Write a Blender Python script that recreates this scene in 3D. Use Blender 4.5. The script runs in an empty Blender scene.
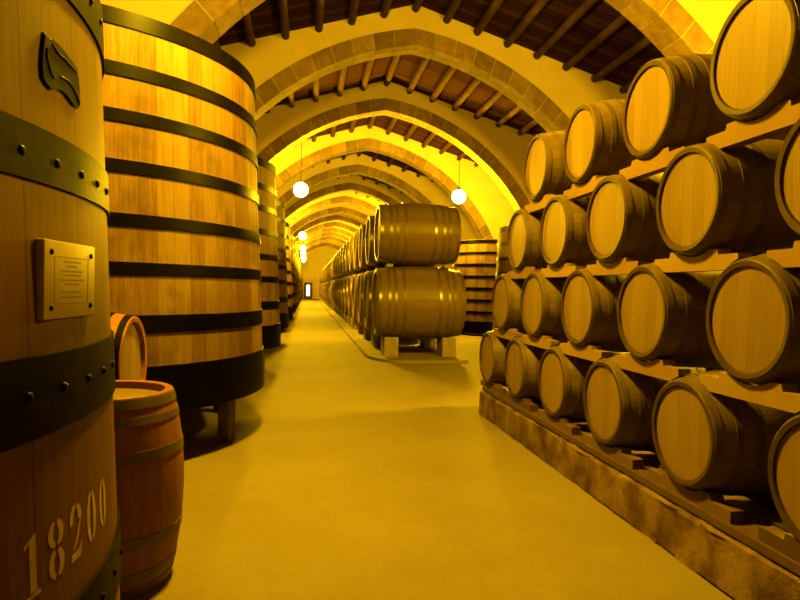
import bpy, bmesh, math, random
from mathutils import Vector, Matrix
random.seed(7)
PI = math.pi
SC = bpy.context.scene
COL = SC.collection

# ------------------------------------------------------------------ node helpers
def new_mat(name):
    m = bpy.data.materials.new(name); m.use_nodes = True
    nt = m.node_tree; nt.nodes.clear()
    out = nt.nodes.new('ShaderNodeOutputMaterial')
    b = nt.nodes.new('ShaderNodeBsdfPrincipled')
    nt.links.new(b.outputs[0], out.inputs[0])
    return m, nt, b
def nd(nt, t, **kw):
    n = nt.nodes.new(t)
    for k, v in kw.items(): setattr(n, k, v)
    return n
def lk(nt, a, b): nt.links.new(a, b)
def mth(nt, op, a, b=None, c=None):
    n = nd(nt, 'ShaderNodeMath', operation=op)
    for i, v in enumerate((a, b, c)):
        if v is None: continue
        if isinstance(v, (int, float)): n.inputs[i].default_value = v
        else: lk(nt, v, n.inputs[i])
    return n.outputs[0]
def mixc(nt, f, a, b, mode='MIX'):
    n = nd(nt, 'ShaderNodeMix', data_type='RGBA', blend_type=mode)
    n.clamp_factor = True
    for s, v in ((n.inputs[0], f), (n.inputs[6], a), (n.inputs[7], b)):
        if isinstance(v, (int, float)): s.default_value = v
        elif isinstance(v, tuple): s.default_value = (*v, 1) if len(v) == 3 else v
        else: lk(nt, v, s)
    return n.outputs[2]
def comb(nt, x, y, z):
    n = nd(nt, 'ShaderNodeCombineXYZ')
    for i, v in enumerate((x, y, z)):
        if isinstance(v, (int, float)): n.inputs[i].default_value = v
        else: lk(nt, v, n.inputs[i])
    return n.outputs[0]
def noise(nt, vec, scale=5, detail=4, rough=.55, dist=0):
    n = nd(nt, 'ShaderNodeTexNoise')
    n.inputs['Scale'].default_value = scale; n.inputs['Detail'].default_value = detail
    n.inputs['Roughness'].default_value = rough; n.inputs['Distortion'].default_value = dist
    if vec is not None: lk(nt, vec, n.inputs['Vector'])
    return n.outputs[0]
def ramp(nt, f, stops):
    n = nd(nt, 'ShaderNodeValToRGB'); r = n.color_ramp
    while len(r.elements) < len(stops): r.elements.new(.5)
    for e, (p, c) in zip(r.elements, stops):
        e.position = p; e.color = (*c, 1) if isinstance(c, tuple) else (c, c, c, 1)
    lk(nt, f, n.inputs[0]); return n.outputs[0]
def objco(nt):
    t = nd(nt, 'ShaderNodeTexCoord'); s = nd(nt, 'ShaderNodeSeparateXYZ'); lk(nt, t.outputs['Object'], s.inputs[0])
    return t.outputs['Object'], s.outputs[0], s.outputs[1], s.outputs[2]
ALB, SPEC = .5, .45
def setbase(nt, c, b): lk(nt, mixc(nt, 1.0, c, (ALB, ALB, ALB), 'MULTIPLY'), b.inputs['Base Color'])
def objrand(nt): return nd(nt, 'ShaderNodeObjectInfo').outputs['Random']
def bump(nt, b, h, strength=.3, dist=.01):
    n = nd(nt, 'ShaderNodeBump'); n.inputs['Strength'].default_value = strength; n.inputs['Distance'].default_value = dist
    lk(nt, h, n.inputs['Height']); lk(nt, n.outputs[0], b.inputs['Normal'])

def mat_staves(name, n, dark, mid, light, rough=.55, seam=.05, var=.5, spec=.4, stain=.0):
    """upright staves around the local z axis: each stave its own tone, grain along it, dark seams"""
    m, nt, b = new_mat(name)
    co, x, y, z = objco(nt)
    ang = mth(nt, 'ARCTAN2', y, x)
    a = mth(nt, 'MULTIPLY', mth(nt, 'ADD', ang, PI), n / (2 * PI))
    idx = mth(nt, 'FLOOR', a); fr = mth(nt, 'FRACT', a)
    rnd = objrand(nt)
    wn = nd(nt, 'ShaderNodeTexWhiteNoise', noise_dimensions='2D')
    lk(nt, comb(nt, idx, mth(nt, 'MULTIPLY', rnd, 91.7), 0), wn.inputs['Vector'])
    g = noise(nt, comb(nt, mth(nt, 'MULTIPLY', a, 3.1), mth(nt, 'MULTIPLY', rnd, 33), mth(nt, 'MULTIPLY', z, 1.3)), 2.2, 6, .6, .4)
    g2 = noise(nt, comb(nt, mth(nt, 'MULTIPLY', a, 9.0), mth(nt, 'MULTIPLY', rnd, 33), mth(nt, 'MULTIPLY', z, 2.0)), 2.0, 3, .6)
    f = mth(nt, 'ADD', mth(nt, 'MULTIPLY', wn.outputs['Value'], var), mth(nt, 'MULTIPLY', g, 1 - var * .6))
    f = mth(nt, 'ADD', f, mth(nt, 'MULTIPLY', mth(nt, 'SUBTRACT', g2, .5), .45))
    c = ramp(nt, f, [(.2, dark), (.5, mid), (.85, light)])
    e = mth(nt, 'MINIMUM', fr, mth(nt, 'SUBTRACT', 1.0, fr))
    s = mth(nt, 'LESS_THAN', e, seam)
    c = mixc(nt, mth(nt, 'MULTIPLY', s, .55), c, tuple(v * .35 for v in dark))
    if stain:
        st = ramp(nt, noise(nt, comb(nt, mth(nt, 'MULTIPLY', ang, 2.2), mth(nt, 'MULTIPLY', rnd, 50), mth(nt, 'MULTIPLY', z, .9)), 1.6, 5, .6), [(.52, 0.0), (.7, 1.0)])
        c = mixc(nt, mth(nt, 'MULTIPLY', st, stain), c, tuple(v * .6 for v in dark))
    setbase(nt, c, b)
    b.inputs['Roughness'].default_value = rough; b.inputs['Specular IOR Level'].default_value = spec * SPEC
    bump(nt, b, mth(nt, 'ADD', mth(nt, 'MULTIPLY', mth(nt, 'SUBTRACT', 1.0, s), 1.0), mth(nt, 'MULTIPLY', g2, .35)), .35, .006)
    return m
def mat_planks(name, w, dark, mid, light, rough=.6, along='x', seam=.03, spec=.3, var=.45):
    """planks lying side by side: along the given local axis, across the next one"""
    m, nt, b = new_mat(name)
    co, x, y, z = objco(nt)
    u, v = {'x': (x, y), 'y': (y, x), 'z': (z, x)}[along]
    rnd = objrand(nt)
    a = mth(nt, 'ADD', mth(nt, 'DIVIDE', v, w), mth(nt, 'MULTIPLY', rnd, 7.0))
    idx = mth(nt, 'FLOOR', a); fr = mth(nt, 'FRACT', a)
    wn = nd(nt, 'ShaderNodeTexWhiteNoise', noise_dimensions='2D')
    lk(nt, comb(nt, idx, mth(nt, 'MULTIPLY', rnd, 91.7), 0), wn.inputs['Vector'])
    g = noise(nt, comb(nt, mth(nt, 'MULTIPLY', a, 5), mth(nt, 'MULTIPLY', rnd, 60), mth(nt, 'MULTIPLY', u, 1.6)), 2.0, 6, .6, .5)
    f = mth(nt, 'ADD', mth(nt, 'MULTIPLY', wn.outputs['Value'], var), mth(nt, 'MULTIPLY', g, 1 - var * .6))
    c = ramp(nt, f, [(.2, dark), (.5, mid), (.85, light)])
    e = mth(nt, 'MINIMUM', fr, mth(nt, 'SUBTRACT', 1.0, fr))
    s = mth(nt, 'LESS_THAN', e, seam)
    c = mixc(nt, mth(nt, 'MULTIPLY', s, .5), c, tuple(q * .4 for q in dark))
    setbase(nt, c, b)
    b.inputs['Roughness'].default_value = rough; b.inputs['Specular IOR Level'].default_value = spec * SPEC
    bump(nt, b, mth(nt, 'ADD', mth(nt, 'SUBTRACT', 1.0, s), mth(nt, 'MULTIPLY', g, .4)), .25, .004)
    return m
def mat_mottled(name, c1, c2, scale=3, rough=.8, spec=.3, bstr=.3, bdist=.01, detail=6, metal=0, c3=None, lo=.35, hi=.65, island=0):
    m, nt, b = new_mat(name)
    co, x, y, z = objco(nt)
    n = noise(nt, co, scale, detail, .6, .2)
    c = ramp(nt, n, [(lo, c1), (hi, c2)])
    if c3:
        n2 = ramp(nt, noise(nt, co, scale * .27, 5, .65), [(.45, 0.0), (.7, 1.0)])
        c = mixc(nt, mth(nt, 'MULTIPLY', n2, .6), c, c3)
    if island:
        g = nd(nt, 'ShaderNodeNewGeometry')
        k = mth(nt, 'ADD', mth(nt, 'MULTIPLY', g.outputs['Random Per Island'], island), 1 - island * .5)
        c = mixc(nt, 1.0, c, comb(nt, k, k, k), 'MULTIPLY')
    setbase(nt, c, b)
    b.inputs['Roughness'].default_value = rough; b.inputs['Specular IOR Level'].default_value = spec * SPEC
    b.inputs['Metallic'].default_value = metal
    fine = noise(nt, co, scale * 9, 4, .6)
    bump(nt, b, mth(nt, 'ADD', n, mth(nt, 'MULTIPLY', fine, .4)), bstr, bdist)
    return m

M = {}
M['vat'] = mat_staves('vat_oak_staves', 78, (.105, .050, .017), (.20, .112, .041), (.29, .192, .082), .6, .014, .42, .12, .7)
M['vat_near'] = mat_staves('varnished_oak_staves', 40, (.11, .042, .012), (.175, .068, .019), (.23, .096, .03), .58, .012, .3, .18, .4)
M['barrel'] = mat_staves('aged_barrel_staves', 22, (.13, .082, .028), (.20, .13, .048), (.27, .18, .072), .5, .02, .35, .45, .25)
M['barrel_red'] = mat_staves('reddish_barrel_staves', 22, (.23, .08, .024), (.32, .118, .036), (.41, .17, .058), .5, .02, .35, .4, .3)
M['cask'] = mat_staves('dark_cask_staves', 34, (.15, .09, .03), (.205, .127, .045), (.25, .16, .06), .42, .015, .35, .45, .2)
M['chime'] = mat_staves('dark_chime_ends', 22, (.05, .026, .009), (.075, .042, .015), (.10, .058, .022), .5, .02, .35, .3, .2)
M['head'] = mat_planks('barrel_head_oak', .105, (.185, .112, .038), (.262, .163, .06), (.325, .215, .09), .5, 'x', .012, .3, .3)
M['cask_head'] = mat_planks('cask_head_oak', .14, (.16, .105, .04), (.22, .145, .056), (.27, .19, .08), .42, 'x', .025, .4)
M['hoop_black'] = mat_mottled('black_iron_hoop', (.001, .0006, .0003), (.004, .0022, .001), 6, .40, .09, .15, .004)
M['hoop_worn'] = mat_mottled('worn_iron_hoop', (.004, .0022, .001), (.024, .012, .005), 9, .5, .05, .35, .004, c3=(.005, .0028, .001), lo=.42, hi=.68)
M['hoop_barrel'] = mat_mottled('dull_galvanised_hoop', (.13, .084, .032), (.19, .125, .05), 12, .45, .5, .15, .003)
M['hoop_cask'] = mat_mottled('polished_cask_hoop', (.20, .15, .07), (.30, .23, .11), 8, .30, .5, .1, .003, metal=.5)
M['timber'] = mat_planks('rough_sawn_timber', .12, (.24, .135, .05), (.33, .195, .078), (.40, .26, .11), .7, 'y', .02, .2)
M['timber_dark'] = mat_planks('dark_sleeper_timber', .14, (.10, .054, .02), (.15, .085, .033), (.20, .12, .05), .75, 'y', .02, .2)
M['chock'] = mat_mottled('dark_chock_wood', (.04, .026, .011), (.085, .055, .024), 5, .8)
M['plaster'] = mat_mottled('old_lime_plaster', (.78, .605, .39), (.84, .665, .44), 1.6, .9, .1, .25, .01, c3=(.70, .52, .31))
M['stone'] = mat_mottled('arch_sandstone', (.24, .15, .075), (.37, .245, .125), 4.5, .85, .2, .5, .012, c3=(.17, .11, .055), island=.55)
M['mortar'] = mat_mottled('pale_mortar', (.56, .46, .31), (.66, .55, .38), 8, .9, .1, .3, .006)
M['kerb'] = mat_mottled('rubble_kerb_stone', (.13, .068, .026), (.32, .205, .095), 4.0, .9, .15, .7, .02, c3=(.15, .09, .04), lo=.38, hi=.6)
M['floor'] = None
M['log'] = mat_mottled('roof_log', (.095, .05, .02), (.155, .085, .035), 3, .8, .08, .3, .008)
M['pale_stone'] = mat_mottled('pale_footing_stone', (.34, .27, .17), (.44, .36, .23), 5, .85, .2, .4, .01)
M['leg'] = mat_mottled('grey_footing', (.17, .13, .075), (.23, .18, .11), 5, .85, .2, .4, .01)
M['iron'] = mat_mottled('cast_iron_badge', (.004, .0022, .001), (.016, .008, .003), 14, .5, .06, .3, .003)
M['black'] = mat_mottled('black_paint', (.004, .003, .002), (.009, .006, .004), 8, .5, .1)
M['plate'] = mat_mottled('brass_plate', (.45, .31, .135), (.54, .39, .175), 7, .45, .4, .08, .002)
M['engrave'] = mat_mottled('engraved_line', (.20, .14, .06), (.27, .19, .08), 9, .6)
M['stencil'] = mat_mottled('stencil_paint', (.56, .37, .16), (.68, .47, .22), 22, .6, .3, .1, .002)

def floor_mat():
    m, nt, b = new_mat('sandy_concrete')
    co, x, y, z = objco(nt)
    a = noise(nt, co, .7, 5, .6); f = noise(nt, co, 55, 4, .7)
    sp = noise(nt, co, 9, 5, .7)
    k = mth(nt, 'ADD', mth(nt, 'MULTIPLY', a, .6), mth(nt, 'ADD', mth(nt, 'MULTIPLY', f, .28), mth(nt, 'MULTIPLY', sp, .22)))
    c = ramp(nt, k, [(.36, (.25, .185, .10)), (.55, (.305, .235, .135)), (.74, (.36, .285, .17))])
    setbase(nt, c, b); b.inputs['Roughness'].default_value = .8; b.inputs['Specular IOR Level'].default_value = .25
    bump(nt, b, mth(nt, 'ADD', f, sp), .22, .008)
    return m
M['floor'] = floor_mat()
def boards_mat():
    m, nt, b = new_mat('roof_boards')
    co, x, y, z = objco(nt)
    a = mth(nt, 'DIVIDE', y, .21); idx = mth(nt, 'FLOOR', a); fr = mth(nt, 'FRACT', a)
    wn = nd(nt, 'ShaderNodeTexWhiteNoise', noise_dimensions='1D'); lk(nt, idx, wn.inputs['W'])
    g = noise(nt, comb(nt, mth(nt, 'MULTIPLY', x, .8), mth(nt, 'MULTIPLY', a, 4), 0), 2, 6, .65)
    f = mth(nt, 'ADD', mth(nt, 'MULTIPLY', wn.outputs['Value'], .5), mth(nt, 'MULTIPLY', g, .6))
    c = ramp(nt, f, [(.25, (.042, .018, .006)), (.5, (.066, .029, .010)), (.8, (.098, .045, .017))])
    c = mixc(nt, mth(nt, 'LESS_THAN', fr, .10), c, (.015, .007, .003))
    setbase(nt, c, b); b.inputs['Roughness'].default_value = .9; b.inputs['Specular IOR Level'].default_value = .0
    bump(nt, b, mth(nt, 'ADD', fr, g), .2, .01)
    return m
M['boards'] = boards_mat()
LAMP = (1.0, .585, .006)
def emit_mat(name, col, st):
    m, nt, b = new_mat(name)
    b.inputs['Base Color'].default_value = (.8, .8, .8, 1)
    b.inputs['Emission Color'].default_value = (*col, 1); b.inputs['Emission Strength'].default_value = st
    return m
M['globe_near'] = emit_mat('lamp_globe', LAMP, 1400)
M['globe_side'] = emit_mat('lamp_globe_side', LAMP, 1500)
M['globe_far'] = emit_mat('lamp_globe_far', LAMP, 1700)
M['daylight'] = emit_mat('daylight_in_window', (.85, .92, 1.0), 2.2)

# ------------------------------------------------------------------ mesh helpers
def link_mesh(name, bm, mat, parent=None, smooth=None, loc=None):
    me = bpy.data.meshes.new(name); bm.normal_update(); bm.to_mesh(me); bm.free()
    if smooth is not None:
        me.shade_smooth(); me.set_sharp_from_angle(angle=math.radians(smooth))
    for mm in (mat if isinstance(mat, (list, tuple)) else [mat]): me.materials.append(mm)
    o = bpy.data.objects.new(name, me); COL.objects.link(o)
    if parent: o.parent = parent
    if loc: o.location = loc
    return o
def lathe(bm, prof, n=48, closed=False):
    """revolve (r, z) points about z"""
    rings = []
    for r, z in prof:
        if r < 1e-6: rings.append([bm.verts.new((0, 0, z))])
        else: rings.append([bm.verts.new((r * math.cos(2 * PI * i / n), r * math.sin(2 * PI * i / n), z)) for i in range(n)])
    pairs = list(zip(rings, rings[1:])) + ([(rings[-1], rings[0])] if closed else [])
    for A, B in pairs:
        for i in range(n):
            j = (i + 1) % n
            if len(A) == 1 and len(B) == 1: continue
            if len(A) == 1: bm.faces.new((A[0], B[j], B[i]))
            elif len(B) == 1: bm.faces.new((A[i], A[j], B[0]))
            else: bm.faces.new((A[i], A[j], B[j], B[i]))
    return bm
def box(bm, x0, x1, y0, y1, z0, z1, bev=0):
    vs = [bm.verts.new((x, y, z)) for x in (x0, x1) for y in (y0, y1) for z in (z0, z1)]
    fs = [bm.faces.new([vs[i] for i in q]) for q in ((0, 1, 3, 2), (4, 6, 7, 5), (0, 4, 5, 1), (2, 3, 7, 6), (0, 2, 6, 4), (1, 5, 7, 3))]
    if bev:
        es = list({e for f in fs for e in f.edges})
        bmesh.ops.bevel(bm, geom=es, offset=bev, segments=2, affect='EDGES', profile=.6)
    return bm
def prism(bm, poly, axis, a, b):
    """extrude a 2-D polygon between a and b along an axis (x: poly=(y,z); y: poly=(x,z); z: poly=(x,y))"""
    def P(u, v, t): return {'x': (t, u, v), 'y': (u, t, v), 'z': (u, v, t)}[axis]
    A = [bm.verts.new(P(u, v, a)) for u, v in poly]; B = [bm.verts.new(P(u, v, b)) for u, v in poly]
    bm.faces.new(A); bm.faces.new(B[::-1]); n = len(poly)
    for i in range(n): bm.faces.new((A[i], B[i], B[(i + 1) % n], A[(i + 1) % n]))
    bmesh.ops.recalc_face_normals(bm, faces=bm.faces[:])
    return bm
def tag(o, label, cat, group=None):
    o['label'] = label; o['category'] = cat
    if group: o['group'] = group
    return o
def empty(name, loc=(0, 0, 0), rot=(0, 0, 0)):
    o = bpy.data.objects.new(name, None); COL.objects.link(o); o.location = loc; o.rotation_euler = rot
    o.empty_display_size = .1
    return o
def struct(o): o['kind'] = 'structure'; return o
def dup(root, loc=None, rot=None):
    r = root.copy(); COL.objects.link(r)
    for ch in root.children:
        c = ch.copy(); COL.objects.link(c); c.parent = r
        for g in ch.children:
            d = g.copy(); COL.objects.link(d); d.parent = c
    if loc is not None: r.location = loc
    if rot is not None: r.rotation_euler = rot
    return r
ONES = ['', 'first', 'second', 'third', 'fourth', 'fifth', 'sixth', 'seventh', 'eighth', 'ninth', 'tenth', 'eleventh', 'twelfth',
        'thirteenth', 'fourteenth', 'fifteenth', 'sixteenth', 'seventeenth', 'eighteenth', 'nineteenth']
def ordinal(n):
    if n < 20: return ONES[n]
    t, o = divmod(n, 10); T = {2: 'twent', 3: 'thirt', 4: 'fort'}[t]
    return T + 'ieth' if o == 0 else T + 'y-' + ONES[o]

# ------------------------------------------------------------------ the hall
XL, XR, YB, YE = -4.75, 9.55, -12.0, 88.0
XC = 2.40
RIDGE, SLOPE = 8.27, .30
def roof(x): return RIDGE - SLOPE * abs(x - XC)
bm = bmesh.new(); box(bm, XL - .3, XR + .3, YB - .3, YE + .3, -.2, 0); struct(link_mesh('floor', bm, M['floor']))
for nm, x0, x1 in (('wall_left', XL - .3, XL), ('wall_right', XR, XR + .3)):
    bm = bmesh.new(); box(bm, x0, x1, YB, YE, 0, 6.05); struct(link_mesh(nm, bm, M['plaster']))
def gable(nm, y0, y1, hole=None):
    bm = bmesh.new()
    top = [(XR, roof(XR)), (XC, RIDGE), (XL, roof(XL))]
    if hole:
        a, b, h = hole
        prism(bm, [(XL, 0), (a, 0), (a, h), (a, roof(a)), (XL, roof(XL))], 'y', y0, y1)
        prism(bm, [(b, 0), (XR, 0), (XR, roof(XR)), (XC, RIDGE), (b, roof(b)), (b, h)], 'y', y0, y1)
        prism(bm, [(a, h), (b, h), (b, roof(b)), (a, roof(a))], 'y', y0, y1)
    else:
        prism(bm, [(XL, 0), (XR, 0)] + top, 'y', y0, y1)
    return struct(link_mesh(nm, bm, M['plaster']))
gable('wall_back', YB - .3, YB)
gable('wall_end', YE, YE + .3, (-.45, .75, 2.3))
# doorway at the far end: frame, two leaves below a fanlight through which daylight comes
dr = struct(empty('door_1', (.15, YE + .1, 0)))
bm = bmesh.new(); box(bm, -.6, -.5, -.1, .1, 0, 2.3); box(bm, .5, .6, -.1, .1, 0, 2.3); box(bm, -.5, .5, -.1, .1, 2.2, 2.3)
link_mesh('door_frame', bm, M['timber_dark'], dr)
bm = bmesh.new(); box(bm, -.5, -.24, -.03, .03, .02, 2.2); box(bm, .24, .5, -.03, .03, .02, 2.2); box(bm, -.24, .24, -.03, .03, .02, .4); box(bm, -.24, .24, -.03, .03, 1.95, 2.2)
link_mesh('door_leaf', bm, M['timber_dark'], dr)
bm = bmesh.new(); box(bm, -.24, .24, -.01, .01, .4, 1.95); link_mesh('window_pane', bm, M['daylight'], dr)
# board ceiling: two slopes
bm = bmesh.new()
prism(bm, [(XL - .3, roof(XL - .3)), (XC, RIDGE), (XC, RIDGE + .12), (XL - .3, roof(XL - .3) + .12)], 'y', YB - .3, YE + .3)
prism(bm, [(XC, RIDGE), (XR + .3, roof(XR + .3)), (XR + .3, roof(XR + .3) + .12), (XC, RIDGE + .12)], 'y', YB - .3, YE + .3)
struct(link_mesh('ceiling', bm, M['boards']))

# ------------------------------------------------------------------ pointed diaphragm arches
PITCH, Y0, DEP = 5.36, 9.16, .54
ZC, E, R, T = .987, .880, 6.77, .385
NARCH = 15
ARCHY = [Y0] + [14.33 + PITCH * i for i in range(NARCH - 1)]
def arc_pts(r, n):
    """right half, springing to apex, in (dx, z)"""
    a1 = math.acos(E / r)
    return [(r * math.cos(a1 * i / n) - E, ZC + r * math.sin(a1 * i / n)) for i in range(n + 1)]
def voussoirs(bm, r_in, r_out, y0, y1, nblk, gap, pier=True, sub=3):
    a_in = math.acos(E / r_in); a_out = math.acos(E / r_out)
    L = (r_in + r_out) / 2 * a_in
    ga = gap / ((r_in + r_out) / 2)
    for s in (1, -1):
        for k in range(nblk):
            t0, t1 = k / nblk, (k + 1) / nblk
            poly = []
            for r, am in ((r_out, a_out), (r_in, a_in)):
                seg = []
                for q in range(sub + 1):
                    a = (t0 + (t1 - t0) * q / sub) * am
                    if q == 0: a += ga / 2
                    if q == sub and not (k == nblk - 1): a -= ga / 2
                    seg.append((XC + s * max(0.0, r * math.cos(a) - E), ZC + r * math.sin(a)))
                poly += seg if r == r_out else seg[::-1]
            prism(bm, poly, 'y', y0, y1)
        if pier:
            z, hb = 0.0, ZC / 3
            for k in range(3):
                xa, xb = XC + s * (r_in - E), XC + s * (r_out - E)
                prism(bm, [(xa, z + gap / 2), (xb, z + gap / 2), (xb, z + hb - gap / 2), (xa, z + hb - gap / 2)], 'y', y0, y1); z += hb
bm = bmesh.new(); voussoirs(bm, R - T, R, -.02, DEP / 2 - .006, 19, .016); voussoirs(bm, R - T, R, DEP / 2 + .006, DEP + .02, 19, .016)
ring0 = link_mesh('arch_stones', bm, M['stone'])
bm = bmesh.new(); voussoirs(bm, R - T + .012, R + .01, -.010, DEP + .010, 1, 0, True, 36)
mort0 = link_mesh('arch_mortar', bm, M['mortar'])
bm = bmesh.new()
ext = arc_pts(R, 40)
for s in (1, -1):
    pts = [(XC + s * dx, z) for dx, z in ext]
    xw = XR if s == 1 else XL
    def strip(poly): prism(bm, poly, 'y', 0, DEP)
    strip([(pts[0][0], 0), (xw, 0), (xw, roof(xw)), (pts[0][0], roof(pts[0][0])), (pts[0][0], pts[0][1])])
    for A, B in zip(pts, pts[1:]):
        strip([A, (A[0], roof(A[0])), (B[0], roof(B[0])), B])
bmesh.ops.remove_doubles(bm, verts=bm.verts[:], dist=1e-4)
dead = [f for f in bm.faces if abs(f.normal.x) > .99 and XL + .1 < f.calc_center_median().x < XR - .1 and all(v.co.z > ZC + .001 or True for v in f.verts) and len([1 for e in f.edges if len(e.link_faces) > 2]) >= 2]
bmesh.ops.delete(bm, geom=dead, context='FACES')
sp0 = link_mesh('wall_arch_1', bm, M['plaster'])
for i, y in enumerate(ARCHY):
    if i == 0: w = sp0; a, b = ring0, mort0
    else:
        w = sp0.copy(); a = ring0.copy(); b = mort0.copy()
        for o in (w, a, b): COL.objects.link(o)
        w.name = 'wall_arch_%d' % (i + 1)
    w.location = (0, y, 0); struct(w)
    a.parent = w; b.parent = w

# roof logs running from arch to arch
bm = bmesh.new()
lathe(bm, [(0, 0), (.092, 0), (.092, PITCH - DEP), (0, PITCH - DEP)], 12)
bmesh.ops.rotate(bm, verts=bm.verts[:], cent=(0, 0, 0), matrix=Matrix.Rotation(-PI / 2, 3, 'X'))
log0 = link_mesh('ceiling_log', bm, M['log'], None, 50)
bm = bmesh.new(); lathe(bm, [(0, 0), (.092, 0), (.092, Y0 - YB), (0, Y0 - YB)], 12)
bmesh.ops.rotate(bm, verts=bm.verts[:], cent=(0, 0, 0), matrix=Matrix.Rotation(-PI / 2, 3, 'X'))
logn = link_mesh('ceiling_log', bm, M['log'], None, 50)
first = True; firstn = True
for k in range(-9, 10):
    x = XC + .745 * k
    z = roof(x) - .085 - (.02 if k == 0 else 0)
    o = logn if firstn else logn.copy()
    if not firstn: COL.objects.link(o)
    firstn = False; o.location = (x, YB, z); struct(o)
    for i in range(NARCH):
        ln = ARCHY[i] + DEP
        if ln + PITCH - DEP > YE + .01: continue
        o = log0 if first else log0.copy()
        if not first: COL.objects.link(o)
        first = False
        o.location = (x, ln, z); o.rotation_euler = (0, random.uniform(0, 6), 0); struct(o)

# ------------------------------------------------------------------ barrels
def barrel_r(t, re, rb): return re + (rb - re) * (1 - abs(2 * t - 1) ** 2.1)
def barrel_parts(root, L, re, rb, wood, hoopm, headm, hoops, n=48, rim=.042, recess=.035, th=.004, chime=None):
    """axis along local z from 0 (rear) to L (front)"""
    prof, N = [], 16
    for i in range(N + 1):
        t = i / N; prof.append((barrel_r(t, re, rb), .004 + t * (L - .008)))
    body = chime is None
    fa = [(re - rim, L - recess), (re - rim + .006, L - .004), (re - .006, L), (re, L - .004)]
    fb = [(r, L - z) for r, z in fa]
    bm = bmesh.new(); lathe(bm, (fb[:-1] + prof + fa[:-1][::-1]) if body else prof, n)
    link_mesh('staves', bm, wood, root, 40)
    if not body:
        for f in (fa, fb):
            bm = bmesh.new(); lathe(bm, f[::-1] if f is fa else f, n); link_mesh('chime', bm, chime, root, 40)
    for z, s in ((L - recess + .001, 1), (recess - .001, -1)):
        bm = bmesh.new(); r = re - rim + .003
        lathe(bm, [(0, z), (r, z), (r, z - s * .012), (0, z - s * .012)], n)
        bmesh.ops.recalc_face_normals(bm, faces=bm.faces[:])
        link_mesh('barrel_head', bm, headm, root, 40)
    for a, b in hoops:
        bm = bmesh.new(); ta, tb = a / L, b / L; tm = (ta + tb) / 2
        f = lambda t: barrel_r(t, re, rb)
        lathe(bm, [(f(ta) - .003, a), (f(ta) + th, a), (f(tm) + th, (a + b) / 2), (f(tb) + th, b), (f(tb) - .003, b)], n, True)
        bmesh.ops.recalc_face_normals(bm, faces=bm.faces[:])
        link_mesh('hoop', bm, hoopm, root, 40)
def sym(L, hs): return hs + [(L - b, L - a) for a, b in hs]

# right-hand stack: four staggered tiers, heads towards the aisle
K = 1.84
X0, S, Y1 = 1.2226 * K + .018, .5489 * K, 4.0434 * K
ZT = {t: 1.6 + (z - 1.6) * K for t, z in {1: 1.1502, 2: 1.5335, 3: 1.9083, 4: 2.2801}.items()}
RE, RB, BL = .1484 * K + .038, .378, .90
def make_barrel():
    root = empty('wine_barrel')
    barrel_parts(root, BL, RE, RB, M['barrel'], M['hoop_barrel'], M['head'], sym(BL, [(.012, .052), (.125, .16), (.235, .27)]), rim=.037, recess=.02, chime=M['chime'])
    return root
proto = make_barrel(); used = False
TIER = {1: 'bottom', 2: 'second', 3: 'third', 4: 'top'}
COUNT = {1: 8, 2: 7, 3: 6, 4: 5}
stack = []
def cradle_mesh(low):
    """board with a hollow for the barrel above and, unless on the floor row, hollows for the two below;
    the hollows widen towards the back, where the barrels swell"""
    top, bot, hl, n = -.336, (-.425 if low else -.405), .40, 14
    sad = -.302
    def poly(rr):
        half = math.sqrt(max(0, rr * rr - sad * sad))
        P = [(-hl, top), (-.235, top), (-.225, sad)]
        for i in range(n + 1):
            y = -half + 2 * half * i / n; P.append((y, -math.sqrt(rr * rr - y * y)))
        P += [(.225, sad), (.235, top), (hl, top)]
        if low:
            zc, yl = -low, S / 2
            y_in = yl - math.sqrt(max(0, rr ** 2 - (bot - zc) ** 2))
            for i in range(7):
                y = hl + (y_in - hl) * i / 6; P.append((y, zc + math.sqrt(max(0, rr * rr - (y - yl) ** 2))))
            for i in range(7):
                y = -y_in + (-hl + y_in) * i / 6; P.append((y, zc + math.sqrt(max(0, rr * rr - (y + yl) ** 2))))
        else: P += [(hl, bot), (-hl, bot)]
        return P
    bm = bmesh.new()
    A = [bm.verts.new((0, u, v)) for u, v in poly(RE + .028)]; B = [bm.verts.new((.085, u, v)) for u, v in poly(RE + .049)]
    bm.faces.new(A); bm.faces.new(B[::-1]); k = len(A)
    for i in range(k): bm.faces.new((A[i], B[i], B[(i + 1) % k], A[(i + 1) % k]))
    bmesh.ops.recalc_face_normals(bm, faces=bm.faces[:])
    return bm
cr = {}
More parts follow.
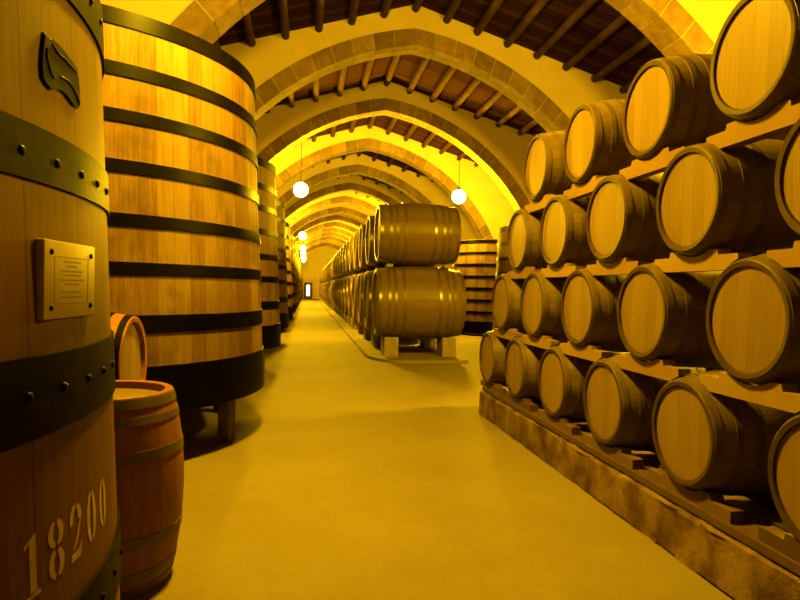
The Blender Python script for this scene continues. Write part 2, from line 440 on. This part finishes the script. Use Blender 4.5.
for t in (1, 2, 3, 4):
    nrow = COUNT[t]
    off = {1: 0, 2: -.5 * S, 3: -1.0 * S, 4: -1.5 * S}[t]
    for i in range(nrow):
        y = Y1 + off - i * S
        rot = (random.uniform(-.12, .12), 0, 0)
        m = Matrix.Rotation(-PI / 2, 4, 'Y') @ Matrix.Rotation(random.uniform(-.1, .1), 4, 'Z')
        o = proto if not used else dup(proto)
        used = True
        o.rotation_euler = m.to_euler()
        o.location = (X0 - .018 + BL - .018 + random.uniform(-.012, .012), y, ZT[t])
        where = ordinal(i + 1) + ' from the far end'
        if i == 0: where = 'at the far end'
        elif i == nrow - 1: where = 'at the near end'
        tag(o, 'oak barrel in the %s tier of the right stack, %s' % (TIER[t], where), 'barrel', 'oak barrels in the right-hand stack')
        if t not in cr:
            d = (ZT[t] - ZT[t - 1]) if t > 1 else 0
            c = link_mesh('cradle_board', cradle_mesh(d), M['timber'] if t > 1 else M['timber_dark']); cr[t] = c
        else:
            c = cr[t].copy(); COL.objects.link(c)
        c.location = (X0 + .012, y, ZT[t])
        tag(c, 'cradle board under the %s-tier barrel %s, right stack' % (TIER[t], where), 'cradle', 'cradle boards of the barrel stack')
        c = cr[t].copy(); COL.objects.link(c); c.location = (X0 + .816, y, ZT[t]); c.rotation_euler = (0, 0, PI)
        tag(c, 'back cradle board under the %s-tier barrel %s, right stack' % (TIER[t], where), 'cradle', 'cradle boards of the barrel stack')

# stone kerb below the stack with a sleeper along its edge and dark chocks
bm = bmesh.new()
box(bm, 2.24, 3.6, -1.0, 7.74, 0, .30, .02)
bmesh.ops.subdivide_edges(bm, edges=[e for e in bm.edges if e.calc_length() > 3], cuts=80)
for v in bm.verts:
    if v.co.x < 2.3: v.co.x += random.uniform(-.012, .012); 
    if .02 < v.co.z: v.co.z += random.uniform(-.006, .006)
tag(link_mesh('stone_kerb', bm, M['kerb'], None, 30), 'long low rough stone kerb that carries the right-hand barrel stack', 'kerb')
zs0, zs1 = .312, ZT[1] - .405 
bm = bmesh.new(); box(bm, X0 + .0, X0 + .21, -1.0, 7.72, zs0, zs1, .008)
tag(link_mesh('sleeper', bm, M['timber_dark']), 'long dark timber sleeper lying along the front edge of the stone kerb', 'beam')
bm = bmesh.new(); box(bm, X0 + .60, X0 + .81, -1.0, 7.72, zs0, zs1, .008)
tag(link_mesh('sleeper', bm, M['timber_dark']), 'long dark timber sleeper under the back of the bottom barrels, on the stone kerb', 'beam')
ck = None
for i in range(7):
    y = Y1 - S * (i + .5)
    if ck is None:
        bm = bmesh.new(); box(bm, 0, .34, -.11, .11, 0, .085, .008); c = ck = link_mesh('chock_block', bm, M['chock'])
    else: c = ck.copy(); COL.objects.link(c)
    c.location = (X0 + .215, y, zs0)
    n = ordinal(i + 1)
    tag(c, 'dark wooden chock block on the kerb, in the %s gap from the far end' % n, 'chock', 'dark chock blocks on the kerb')

# ------------------------------------------------------------------ middle row of big double-stacked casks
CX, CL, CP, CY0, NC = 1.56, 1.98, 2.25, 14.22, 30
def make_cask(nm, L, re, rb):
    root = empty(nm)
    barrel_parts(root, L, re, rb, M['cask'], M['hoop_cask'], M['cask_head'], sym(L, [(.015, .075), (.22, .28), (.36, .42), (.56, .62)]), 40, .06, .06, th=.008)
    return root
low0 = make_cask('storage_cask', 1.98, .765, .85); up0 = make_cask('storage_cask', 1.84, .645, .725)
ZL, ZU = 1.29, 1.29 + 1.595
ped0 = wed0 = None
for i in range(NC):
    y = CY0 + CP * i
    n = ordinal(i + 1)
    pos = n + ' from the front' if i else 'at the front end'
    for q, (src, z, L, tier) in enumerate(((low0, ZL, 1.98, 'lower'), (up0, ZU, 1.84, 'upper'))):
        o = src if i == 0 else dup(src)
        o.rotation_euler = (Matrix.Rotation(-PI / 2, 4, 'Y') @ Matrix.Rotation(random.uniform(-.06, .06), 4, 'Z')).to_euler()
        o.location = (CX + L + (.0 if q == 0 else .02), y, z)
        tag(o, 'large dark cask in the %s tier of the middle row, %s' % (tier, pos), 'cask', 'large casks of the middle row')
    # pedestals with hollow tops under both ends, wedges between the tiers
    for px, side in ((CX + .20, 'aisle'), (CX + 1.55, 'far')):
        if ped0 is None:
            bm = bmesh.new(); rr = .822
            P = [(-.34, 0), (.34, 0)]
            P += [(.34, ZL - .06 - .78)]
            for k in range(15):
                yy = .30 - .60 * k / 14; P.append((yy, ZL - .062 - math.sqrt(.842 ** 2 - yy * yy)))
            P += [(-.34, ZL - .06 - .78)]
            prism(bm, P, 'x', 0, .32); o = ped0 = link_mesh('cask_footing', bm, M['pale_stone'])
        else: o = ped0.copy(); COL.objects.link(o)
        o.location = (px, y, .06)
        tag(o, 'pale footing under the %s end of the lower cask %s' % (side, pos), 'footing', 'pale footings of the middle row')
        if wed0 is None:
            bm = bmesh.new(); gap_lo, gap_hi = ZL + .815, ZU - .715
            P = []
            for k in range(9):
                yy = -.16 + .32 * k / 8; P.append((yy, ZL + math.sqrt(.838 ** 2 - yy * yy)))
            for k in range(9):
                yy = .16 - .32 * k / 8; P.append((yy, ZU - math.sqrt(.722 ** 2 - yy * yy)))
            prism(bm, P, 'x', 0, .14); o = wed0 = link_mesh('cask_wedge', bm, M['pale_stone'])
        else: o = wed0.copy(); COL.objects.link(o)
        o.location = (px + .05, y, 0)
        tag(o, 'pale wedge between stacked casks at their %s end, %s' % (side, pos), 'wedge', 'pale wedges between the casks')
# low rounded platform under that row
bm = bmesh.new()
P = [(3.62, 82.0), (3.62, 13.45), (3.55, 13.22), (3.38, 13.14)]
for k in range(9):
    a = PI / 2 * k / 8; P.append((2.2 - .82 * math.sin(a), 14.4 - 1.26 * math.cos(a)))
P.append((1.38, 82.0))
prism(bm, P, 'z', 0, .06); bmesh.ops.bevel(bm, geom=[e for e in bm.edges if min(v.co.z for v in e.verts) > .05], offset=.015, segments=2, affect='EDGES')
tag(link_mesh('low_platform', bm, M['floor'], None, 30), 'low round-cornered concrete platform under the middle row of casks', 'platform')

# ------------------------------------------------------------------ tall vats
def vat(nm, rz, z0, z1, hoops, wood, hoopm, n=96, th=.014, legs=7, legr=.80, foot=True):
    """rz: radius as a function of z; stands on the floor"""
    root = empty(nm)
    bm = bmesh.new()
    prof = [(0, z0 + .07), (rz(z0) - .07, z0 + .07), (rz(z0) - .06, z0), (rz(z0), z0)] + [(rz(z0 + (z1 - z0) * i / 8), z0 + (z1 - z0) * i / 8) for i in range(1, 9)] + [(rz(z1) - .06, z1), (rz(z1) - .07, z1 - .09)]
    lathe(bm, prof, n); link_mesh('staves', bm, wood, root, 40)
    bm = bmesh.new(); r = rz(z1) - .065; lathe(bm, [(0, z1 - .06), (r, z1 - .06), (r, z1 - .10), (0, z1 - .10)], 48)
    bmesh.ops.recalc_face_normals(bm, faces=bm.faces[:]); link_mesh('vat_lid', bm, M['cask_head'], root, 40)
    for a, b in hoops:
        bm = bmesh.new(); lathe(bm, [(rz(a) - .004, a), (rz(a) + th, a), (rz(b) + th, b), (rz(b) - .004, b)], n, True)
        bmesh.ops.recalc_face_normals(bm, faces=bm.faces[:]); link_mesh('hoop', bm, hoopm, root, 40)
    if foot:
        for k in range(legs):
            a = 2 * PI * k / legs - .282
            rr = rz(z0) * legr + .15
            bm = bmesh.new(); box(bm, -.06, .06, -.09, .09, 0, z0, .01)
            bmesh.ops.rotate(bm, verts=bm.verts[:], cent=(0, 0, 0), matrix=Matrix.Rotation(a, 3, 'Z'))
            bmesh.ops.translate(bm, verts=bm.verts[:], vec=(rr * math.cos(a), rr * math.sin(a), 0))
            link_mesh('leg', bm, M['leg'], root)
    return root
H2 = [(3.725, 3.862), (3.31, 3.42), (2.93, 3.035), (2.515, 2.62), (2.075, 2.18), (1.675, 1.78), (1.19, 1.34), (.495, .906)]
v2 = vat('wine_vat', lambda z: 2.0 - .047 * (z - 1.6), .492, 3.867, H2, M['vat'], M['hoop_black'])
VY = [7.05] + [(ARCHY[i] + ARCHY[i + 1] + DEP) / 2 for i in range(NARCH - 1)]
for i, y in enumerate(VY):
    if y + 2.1 > YE: break
    o = v2 if i == 0 else dup(v2)
    o.location = (-2.521 - (.02 if i else 0), y, 0); o.rotation_euler = (0, 0, 0)
    if i == 0: lab = 'tall pale oak vat with eight black hoops, left foreground behind the riveted vat'
    else: lab = 'tall hooped vat in the left row, %s behind the big pale one' % ordinal(i)
    tag(o, lab, 'vat', 'tall hooped vats of the left-hand row')
HR = [(3.28, 3.40), (2.88, 2.98), (2.46, 2.56), (2.04, 2.14), (1.62, 1.72), (1.20, 1.30), (.78, .88), (.10, .52)]
vr = vat('wine_vat', lambda z: 1.62 - .035 * (z - 1.6), .06, 3.42, HR, M['vat'], M['hoop_black'], foot=True)
for i in range(13):
    y = 16.95 + PITCH * i
    o = vr if i == 0 else dup(vr)
    o.location = (6.98, y, 0)
    lab = 'hooped oak vat by the right wall, %s' % ('mostly hidden by the barrel stack' if i == 0 else 'just right of the front casks' if i == 1 else '%s back in its row' % ordinal(i + 1))
    tag(o, lab, 'vat', 'tall hooped vats of the right-hand row')

# near riveted vat
NX, NY = -2.71 * .84, 2.076 * .84
rn = lambda z: 1.68 - .042 * (z - 1.6)
nv = vat('wine_vat', rn, .42, 2.52, [(2.33, 2.49), (1.83, 1.957), (1.248, 1.432), (.64, .80)], M['vat_near'], M['hoop_worn'], 128, .009, 7)
nv.location = (NX, NY, 0); tag(nv, 'huge varnished oak vat with riveted iron hoops, badge and stencilled number, nearest on the left', 'vat')
hoops = [c for c in nv.children if c.name.startswith('hoop')]
def on_vat(ang, z, lift): 
    a = math.radians(ang); r = rn(z) + lift
    return Vector((r * math.cos(a), r * math.sin(a), z))
def rivet(parent, ang, z):
    bm = bmesh.new(); lathe(bm, [(.0, .008), (.006, .0072), (.0105, .004), (.012, 0), (0, 0)], 14)
    bmesh.ops.recalc_face_normals(bm, faces=bm.faces[:])
    a = math.radians(ang)
    bmesh.ops.transform(bm, verts=bm.verts[:], matrix=Matrix.Translation(on_vat(ang, z, .0085)) @ Matrix.Rotation(a, 4, 'Z') @ Matrix.Rotation(PI / 2, 4, 'Y'))
    link_mesh('rivet', bm, M['black'], parent, 50)
for h, z in ((hoops[1], 1.888), (hoops[2], 1.345), (hoops[0], 2.41), (hoops[3], .72)):
    for k in range(-3, 5): rivet(h, -9.6 + 5.05 * (k + (0 if z > 1 else .4)), z)

# curved slab from a polygon in (arc metres, z) wrapped on the near vat
def wrap(bm, poly, ang0, z0, lift0, lift1, seg=None):
    def W(u, v, l):
        z = z0 + v; a = math.radians(ang0) + u / rn(z); r = rn(z) + l
        return (r * math.cos(a), r * math.sin(a), z)
    A = [bm.verts.new(W(u, v, lift0)) for u, v in poly]; B = [bm.verts.new(W(u, v, lift1)) for u, v in poly]
    bm.faces.new(B); bm.faces.new(A[::-1]); n = len(poly)
    for i in range(n): bm.faces.new((A[i], A[(i + 1) % n], B[(i + 1) % n], B[i]))
    return bm
# stencilled number 18200: stroked from thick and thin pieces with stencil bridges
def ell(cx, cy, rx, ry, ix, iy, a0, a1, n=14):
    o = [(cx + rx * math.cos(a0 + (a1 - a0) * i / n), cy + ry * math.sin(a0 + (a1 - a0) * i / n)) for i in range(n + 1)]
    q = [(cx + ix * math.cos(a0 + (a1 - a0) * i / n), cy + iy * math.sin(a0 + (a1 - a0) * i / n)) for i in range(n + 1)]
    return [o[i:i + 2] + q[i:i + 2][::-1] for i in range(n)]
HN = .14
def glyph(c):
    g = []
    if c == '0':
        for a0, a1 in ((-PI / 2 + .22, PI / 2 - .22), (PI / 2 + .22, 3 * PI / 2 - .22)): g += ell(0, 0, .036, HN / 2, .014, HN / 2 - .012, a0, a1)
    elif c == '8':
        for cy, ry in ((.036, .033), (-.035, .036)):
            for a0, a1 in ((-PI / 2 + .26, PI / 2 - .26), (PI / 2 + .26, 3 * PI / 2 - .26)): g += ell(0, cy, .036, ry, .013, ry - .010, a0, a1)
    elif c == '1':
        g = [[(-.012, -.058), (.012, -.058), (.012, .07), (-.012, .06)], [(-.026, -.07), (.026, -.07), (.026, -.061), (-.026, -.061)], [(-.03, .044), (-.014, .052), (-.014, .062), (-.03, .05)]]
    elif c == '2':
        g = ell(0, .034, .034, .036, .012, .026, -.25, PI / 2 - .15) + ell(-.002, .034, .034, .036, .014, .026, PI / 2 + .12, PI + .35)
        g += [[(.018, .018), (.033, .026), (.010, -.020), (-.014, -.042), (-.024, -.042), (.002, -.012)]]
        g += [[(-.034, -.07), (.022, -.07), (.034, -.036), (.028, -.036), (.016, -.05), (-.030, -.05)]]
    return g
num = empty('stencilled_number'); num.parent = nv
for c, a in zip('18200', (-9.4, -6.15, -2.65, .95, 4.6)):
    bm = bmesh.new()
    for poly in glyph(c): wrap(bm, poly, a, .967, .0004, .0009)
    bmesh.ops.recalc_face_normals(bm, faces=bm.faces[:])
    link_mesh('stencilled_digit', bm, M['stencil'], num)
num['label'] = 'pale stencilled number 18200'
# name plate: pale board with four dark nails and a faint engraved panel
A0 = math.radians(-1.95)
pl = empty('name_plate'); pl.parent = nv; pl.location = on_vat(-2.75, 1.606, .002); pl.rotation_euler = (0, 0, math.radians(-2.75)); pl['label'] = 'pale engraved plate held by four nails'
bm = bmesh.new(); box(bm, -.012, .010, -.148, .148, -.094, .094, .006); link_mesh('plate', bm, M['plate'], pl, 30)
for y in (-.115, .115):
    for z in (-.066, .066):
        bm = bmesh.new(); lathe(bm, [(0, .006), (.006, .004), (.008, 0), (0, 0)], 12)
        bmesh.ops.transform(bm, verts=bm.verts[:], matrix=Matrix.Translation((.010, y, z)) @ Matrix.Rotation(PI / 2, 4, 'Y')); bmesh.ops.recalc_face_normals(bm, faces=bm.faces[:])
        link_mesh('nail', bm, M['black'], pl, 50)
bm = bmesh.new()
def line(y0, y1, z, h=.0022): box(bm, .0101, .0107, y0, y1, z - h, z + h)
for y in (-.098, .098): box(bm, .0101, .0107, y - .001, y + .001, -.058, .056)
line(-.098, .098, .056, .001); line(-.098, .098, -.058, .001)
for z, w in ((.045, .05), (.034, .03), (.022, .065), (.012, .05), (0, .07), (-.010, .04), (-.03, .055), (-.042, .06)):
    y = -w
    while y < w:
        l = random.uniform(.006, .02); line(y, min(y + l, w), z, .0019); y += l + .005
link_mesh('engraving', bm, M['engrave'], pl)
# wrought badge: a shield with scrolled lower edge
bd = empty('badge'); bd.parent = nv; bd['label'] = 'dark cast iron scrolled badge'
ol = [(-.092, .062), (-.072, .050), (-.050, .063), (-.024, .059), (0, .056), (.028, .054), (.052, .043), (.088, .042), (.094, .018), (.104, -.002), (.100, -.036), (.093, -.066),
      (.060, -.068), (.033, -.058), (.008, -.048), (-.021, -.047), (-.048, -.059), (-.068, -.067), (-.092, -.061), (-.108, -.050), (-.110, -.020), (-.100, .009)]
bm = bmesh.new(); wrap(bm, ol, -2.6, 2.128, 0, .008)
bmesh.ops.bevel(bm, geom=[e for e in bm.edges if all((Vector((v.co.x, v.co.y)).length - rn(v.co.z)) > .006 for v in e.verts)], offset=.003, segments=2, affect='EDGES')
link_mesh('shield', bm, M['iron'], bd, 40)
def scroll(pts, r):
    cu = bpy.data.curves.new('c', 'CURVE'); cu.dimensions = '3D'; cu.bevel_depth = r; cu.bevel_resolution = 2; cu.resolution_u = 6
    s = cu.splines.new('NURBS'); s.points.add(len(pts) - 1); s.use_endpoint_u = True; s.order_u = 3
    for p, (u, v) in zip(s.points, pts):
        z = 2.128 + v * .66; a = math.radians(-2.6) + u / rn(z); rr = rn(z) + .008; p.co = (rr * math.cos(a), rr * math.sin(a), z, 1)
    t = bpy.data.objects.new('t', cu); COL.objects.link(t)
    dg = bpy.context.evaluated_depsgraph_get(); dg.update()
    me = bpy.data.meshes.new_from_object(t.evaluated_get(dg)); bpy.data.objects.remove(t)
    me.materials.clear(); me.materials.append(M['iron'])
    o = bpy.data.objects.new('scroll', me); COL.objects.link(o); o.parent = bd
scroll([(-.02, -.03), (0, -.022), (.03, -.026), (.06, -.04), (.085, -.066), (.095, -.078), (.09, -.082)], .004)
scroll([(-.085, .04), (-.092, .01), (-.078, -.02), (-.07, -.045), (-.055, -.05)], .0035)
scroll([(-.06, .07), (-.03, .05), (0, .055), (.04, .045), (.08, .04)], .003)

# ------------------------------------------------------------------ barrels between the two near vats
sb = empty('standing_barrel', (-1.06, 3.52, 0))
barrel_parts(sb, 1.03, .335, .40, M['barrel_red'], M['hoop_barrel'], M['head'], sym(1.03, [(.01, .06), (.10, .14), (.27, .325)]), 56, .045, .045)
tag(sb, 'upright reddish barrel standing on the floor beside the riveted vat', 'barrel')
lb = empty('wine_barrel', (-2.10, 4.40, 1.04), (0, PI / 2, 0))
barrel_parts(lb, .95, .335, .378, M['barrel_red'], M['hoop_worn'], M['head'], sym(.95, [(.01, .05), (.12, .16), (.24, .28)]), 48)
tag(lb, 'barrel lying on its side between the two big left vats, above the upright barrel', 'barrel')
lb2 = dup(lb, (-2.10, 4.40, .383 ), (0, PI / 2, 0))
lb2.location.z = .37 + .02; lb.location.z = .39 + .378 * 2 - .125
tag(lb2, 'barrel lying on the floor between the left vats, under another lying barrel', 'barrel')
lb.location.z = 1.045
lb2.scale = (.86, .86, 1.0); lb2.location.z = .326

# ------------------------------------------------------------------ lamps
def lamp(x, y, z, mat, label, r=.24):
    root = empty('pendant_lamp', (x, y, z))
    bm = bmesh.new(); lathe(bm, [(r * math.sin(PI * i / 16), -r * math.cos(PI * i / 16)) for i in range(17)], 24)
    link_mesh('globe', bm, mat, root, 60)
    bm = bmesh.new(); lathe(bm, [(0, r + .09), (.03, r + .085), (.05, r + .02), (.06, r - .012), (0, r - .012)], 20); bmesh.ops.recalc_face_normals(bm, faces=bm.faces[:])
    link_mesh('lamp_cap', bm, M['black'], root, 40)
    zt = roof(x) - z
    bm = bmesh.new(); lathe(bm, [(0, r + .08), (.009, r + .08), (.009, zt), (0, zt)], 8); link_mesh('cord', bm, M['black'], root, 60)
    tag(root, label, 'lamp', 'hanging globe lamps')
lamp(-.10, 4.6, 4.9, M['globe_near'], 'hanging globe lamp above the aisle nearest the camera, just out of view')
lamp(5.25, 5.9, 4.7, M['globe_side'], 'hanging globe lamp behind the right-hand barrel stack, out of view')
NM = ['nearest', 'second', 'third', 'fourth', 'fifth', 'sixth']
for k, y in enumerate((20.9, 39.5, 52.0, 60.0, 67.0, 74.0)):
    lamp(-.26 - .004 * (y - 20), y, 4.85, M['globe_far'], 'glowing globe lamp hanging over the left aisle, %s of the visible ones' % NM[k])
    lamp(5.15, y, 4.85, M['globe_far'], 'glowing globe lamp hanging right of the middle casks, %s of that line' % NM[k])


# ------------------------------------------------------------------ world, camera, colour
w = bpy.data.worlds.new('World'); SC.world = w; w.use_nodes = True
w.node_tree.nodes['Background'].inputs[0].default_value = (1, .5, .02, 1); w.node_tree.nodes['Background'].inputs[1].default_value = 0.0
cam = bpy.data.cameras.new('Camera'); co = bpy.data.objects.new('Camera', cam); COL.objects.link(co); SC.camera = co
cam.sensor_fit = 'HORIZONTAL'; cam.sensor_width = 36; cam.lens = 616.4365 / 800 * 36
rr, uu, ff = Vector((.98863539, -.14900569, .01993399)), Vector((-.01710807, .02022306, .99964911)), Vector((.14935653, .98862952, -.01744403))
m = Matrix((rr, uu, -ff)).transposed().to_4x4(); m.translation = (0, 0, 1.6); co.matrix_world = m
cam.clip_start = .05; cam.clip_end = 300
vs = SC.view_settings; vs.view_transform = 'Standard'; vs.look = 'None'; vs.gamma = 1; vs.use_curve_mapping = False; vs.exposure = 0.0
SC.cycles.max_bounces = 6; SC.cycles.diffuse_bounces = 2; SC.cycles.glossy_bounces = 2
SC.cycles.use_denoising = True; SC.cycles.sample_clamp_indirect = 8
